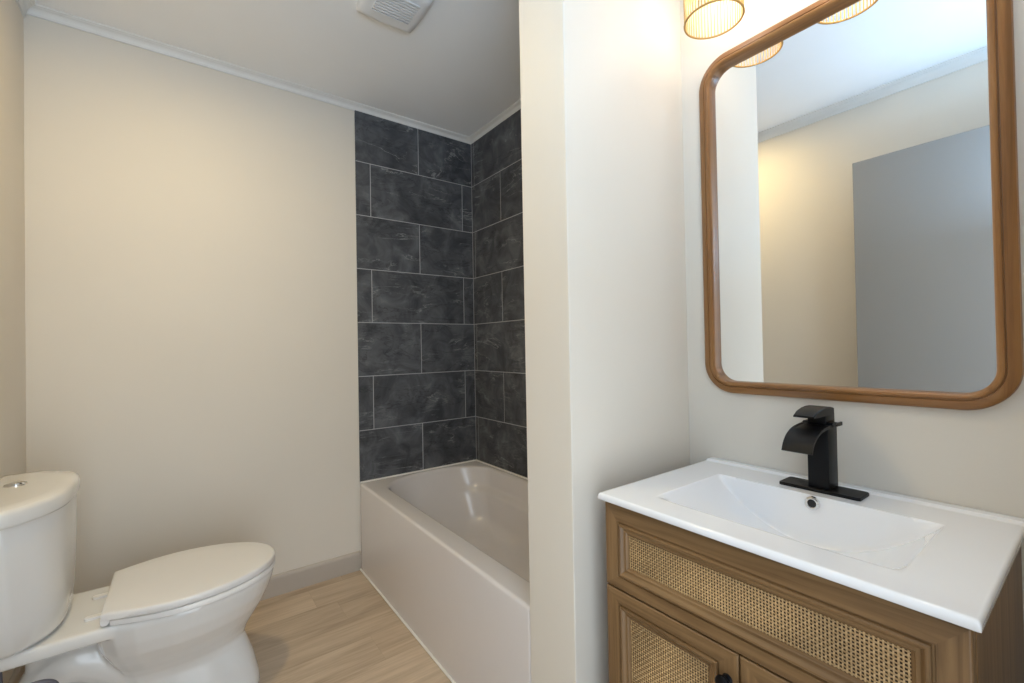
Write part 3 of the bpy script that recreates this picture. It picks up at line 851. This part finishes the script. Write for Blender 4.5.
# ------------------------------------------------------------------ wall lamp with three rattan shades
def build_light():
    t = thing('vanity_light', 'wall lamp with open rattan stick shades above the mirror', 'wall lamp', (0, -0.42, 2.36))
    bm = bmesh.new(); add_box(bm, -0.022, -0.0005, -0.70, -0.14, 2.345, 2.405, 0.006, 3)
    part('backplate', bm, M_BRASS, t, True)
    ys = (-0.178, -0.42, -0.662)
    xs, zb, r, hgt = -0.120, 2.149, 0.0755, 0.150
    for y in ys:
        bm = bmesh.new()
        add_tube(bm, smooth_path([(-0.020, y, 2.375), (-0.060, y, 2.385), (-0.100, y, 2.378), (-0.120, y, 2.350), (-0.120, y, 2.330)], 6), 0.007, 12)
        add_lathe(bm, [(0.0, 2.332), (0.022, 2.332), (0.024, 2.326), (0.024, 2.286), (0.0, 2.286)], 24, (xs, y, 0))
        part('arm', bm, M_BRASS, t, True)
        bm = bmesh.new()
        n = 54
        for k in range(n):
            a = 2 * math.pi * k / n
            ca, sa = math.cos(a), math.sin(a)
            add_tube(bm, [(xs + r * ca, y + r * sa, zb), (xs + (r + 0.001) * ca, y + (r + 0.001) * sa, zb + hgt * 0.5), (xs + r * 0.96 * ca, y + r * 0.96 * sa, zb + hgt)], 0.0016, 5, caps=False)
        for k in range(4):                                            # spider that holds the shade
            a = math.pi / 2 * k + 0.4
            add_tube(bm, [(xs, y, zb + hgt - 0.004), (xs + r * 0.96 * math.cos(a), y + r * 0.96 * math.sin(a), zb + hgt - 0.004)], 0.002, 6)
        sh = part('lamp_shade', bm, M_RATTAN_STICK, t, True); sh['label'] = 'drum of thin upright rattan sticks'
        for z, q, nm in ((zb, r + 0.0005, 'lower_rim'), (zb + hgt, r * 0.96, 'upper_rim')):
            bm = bmesh.new()
            add_tube(bm, [(xs + q * math.cos(2 * math.pi * k / 48), y + q * math.sin(2 * math.pi * k / 48), z) for k in range(48)], 0.0028, 8, closed=True)
            part(nm, bm, M_RIM, sh, True)
        bm = bmesh.new()
        add_lathe(bm, [(0.0, 2.222), (0.016, 2.225), (0.026, 2.235), (0.030, 2.248), (0.027, 2.262), (0.018, 2.276), (0.013, 2.290), (0, 2.290)], 24, (xs, y, 0))
        bl = part('bulb', bm, M_BULB, t, True); bl['label'] = 'lit warm white bulb'
build_light()

# ------------------------------------------------------------------ ceiling exhaust fan
def build_fan():
    x0, x1, y0, y1 = -0.745, -0.510, 0.755, 0.985
    t = thing('exhaust_fan', 'white square exhaust fan cover with slats on the ceiling', 'fan', ((x0 + x1) / 2, (y0 + y1) / 2, HC))
    bm = bmesh.new()
    def bowed(i, z, b=0.008):
        """square outline with gently bowed sides"""
        a0, a1, c0, c1 = x0 + i, x1 - i, y0 + i, y1 - i; pts = []; n = 10
        bow = lambda u: b * (1 - (2 * u - 1) ** 2)
        for k in range(n): u = k / n; pts.append((a0 + (a1 - a0) * u, c0 - bow(u), z))
        for k in range(n): u = k / n; pts.append((a1 + bow(u), c0 + (c1 - c0) * u, z))
        for k in range(n): u = k / n; pts.append((a1 - (a1 - a0) * u, c1 + bow(u), z))
        for k in range(n): u = k / n; pts.append((a0 - bow(u), c1 - (c1 - c0) * u, z))
        return pts
    rings = [bowed(0.0, HC - 0.0005), bowed(0.0, HC - 0.012), bowed(0.003, HC - 0.018), bowed(0.014, HC - 0.026), bowed(0.026, HC - 0.029), bowed(0.032, HC - 0.0292)]
    add_loft(bm, rings, True, True)
    part('cover', bm, M_FAN, t, True, 45)
    bm = bmesh.new(); n = 9
    for k in range(n):                                                # louvres standing proud of the cover, with a gap under each
        y = y0 + 0.044 + (y1 - y0 - 0.112) * k / (n - 1)
        z = HC - 0.0360
        add_loft(bm, [[(x, y + 0.0010, z + 0.0072), (x, y - 0.0036, z + 0.0012), (x, y - 0.0024, z), (x, y + 0.0040, z), (x, y + 0.0050, z + 0.0012), (x, y + 0.0050, z + 0.0072)] for x in (x0 + 0.040, x1 - 0.040)])
    part('grille', bm, M_FAN, t)
build_fan()

# ------------------------------------------------------------------ unseen recessed ceiling lamp, added for the warm light on the back wall
def build_can():
    x, y = -1.34, 0.71
    t = thing('added_ceiling_light', 'added round white recessed ceiling lamp, out of view over the floor beside the toilet', 'ceiling light', (x, y, HC))
    bm = bmesh.new()
    add_lathe(bm, [(0.052, HC - 0.0005), (0.076, HC - 0.0005), (0.077, HC - 0.003), (0.072, HC - 0.007), (0.056, HC - 0.008), (0.052, HC - 0.005), (0.052, HC - 0.0005)], 40, (x, y, 0), caps=False)
    part('trim_ring', bm, M_FAN, t, True)
    bm = bmesh.new()
    add_lathe(bm, [(0.0, HC - 0.0035), (0.053, HC - 0.0035), (0.053, HC - 0.0006), (0.0, HC - 0.0006)], 40, (x, y, 0))
    part('lens', bm, M_LENS, t)
build_can()
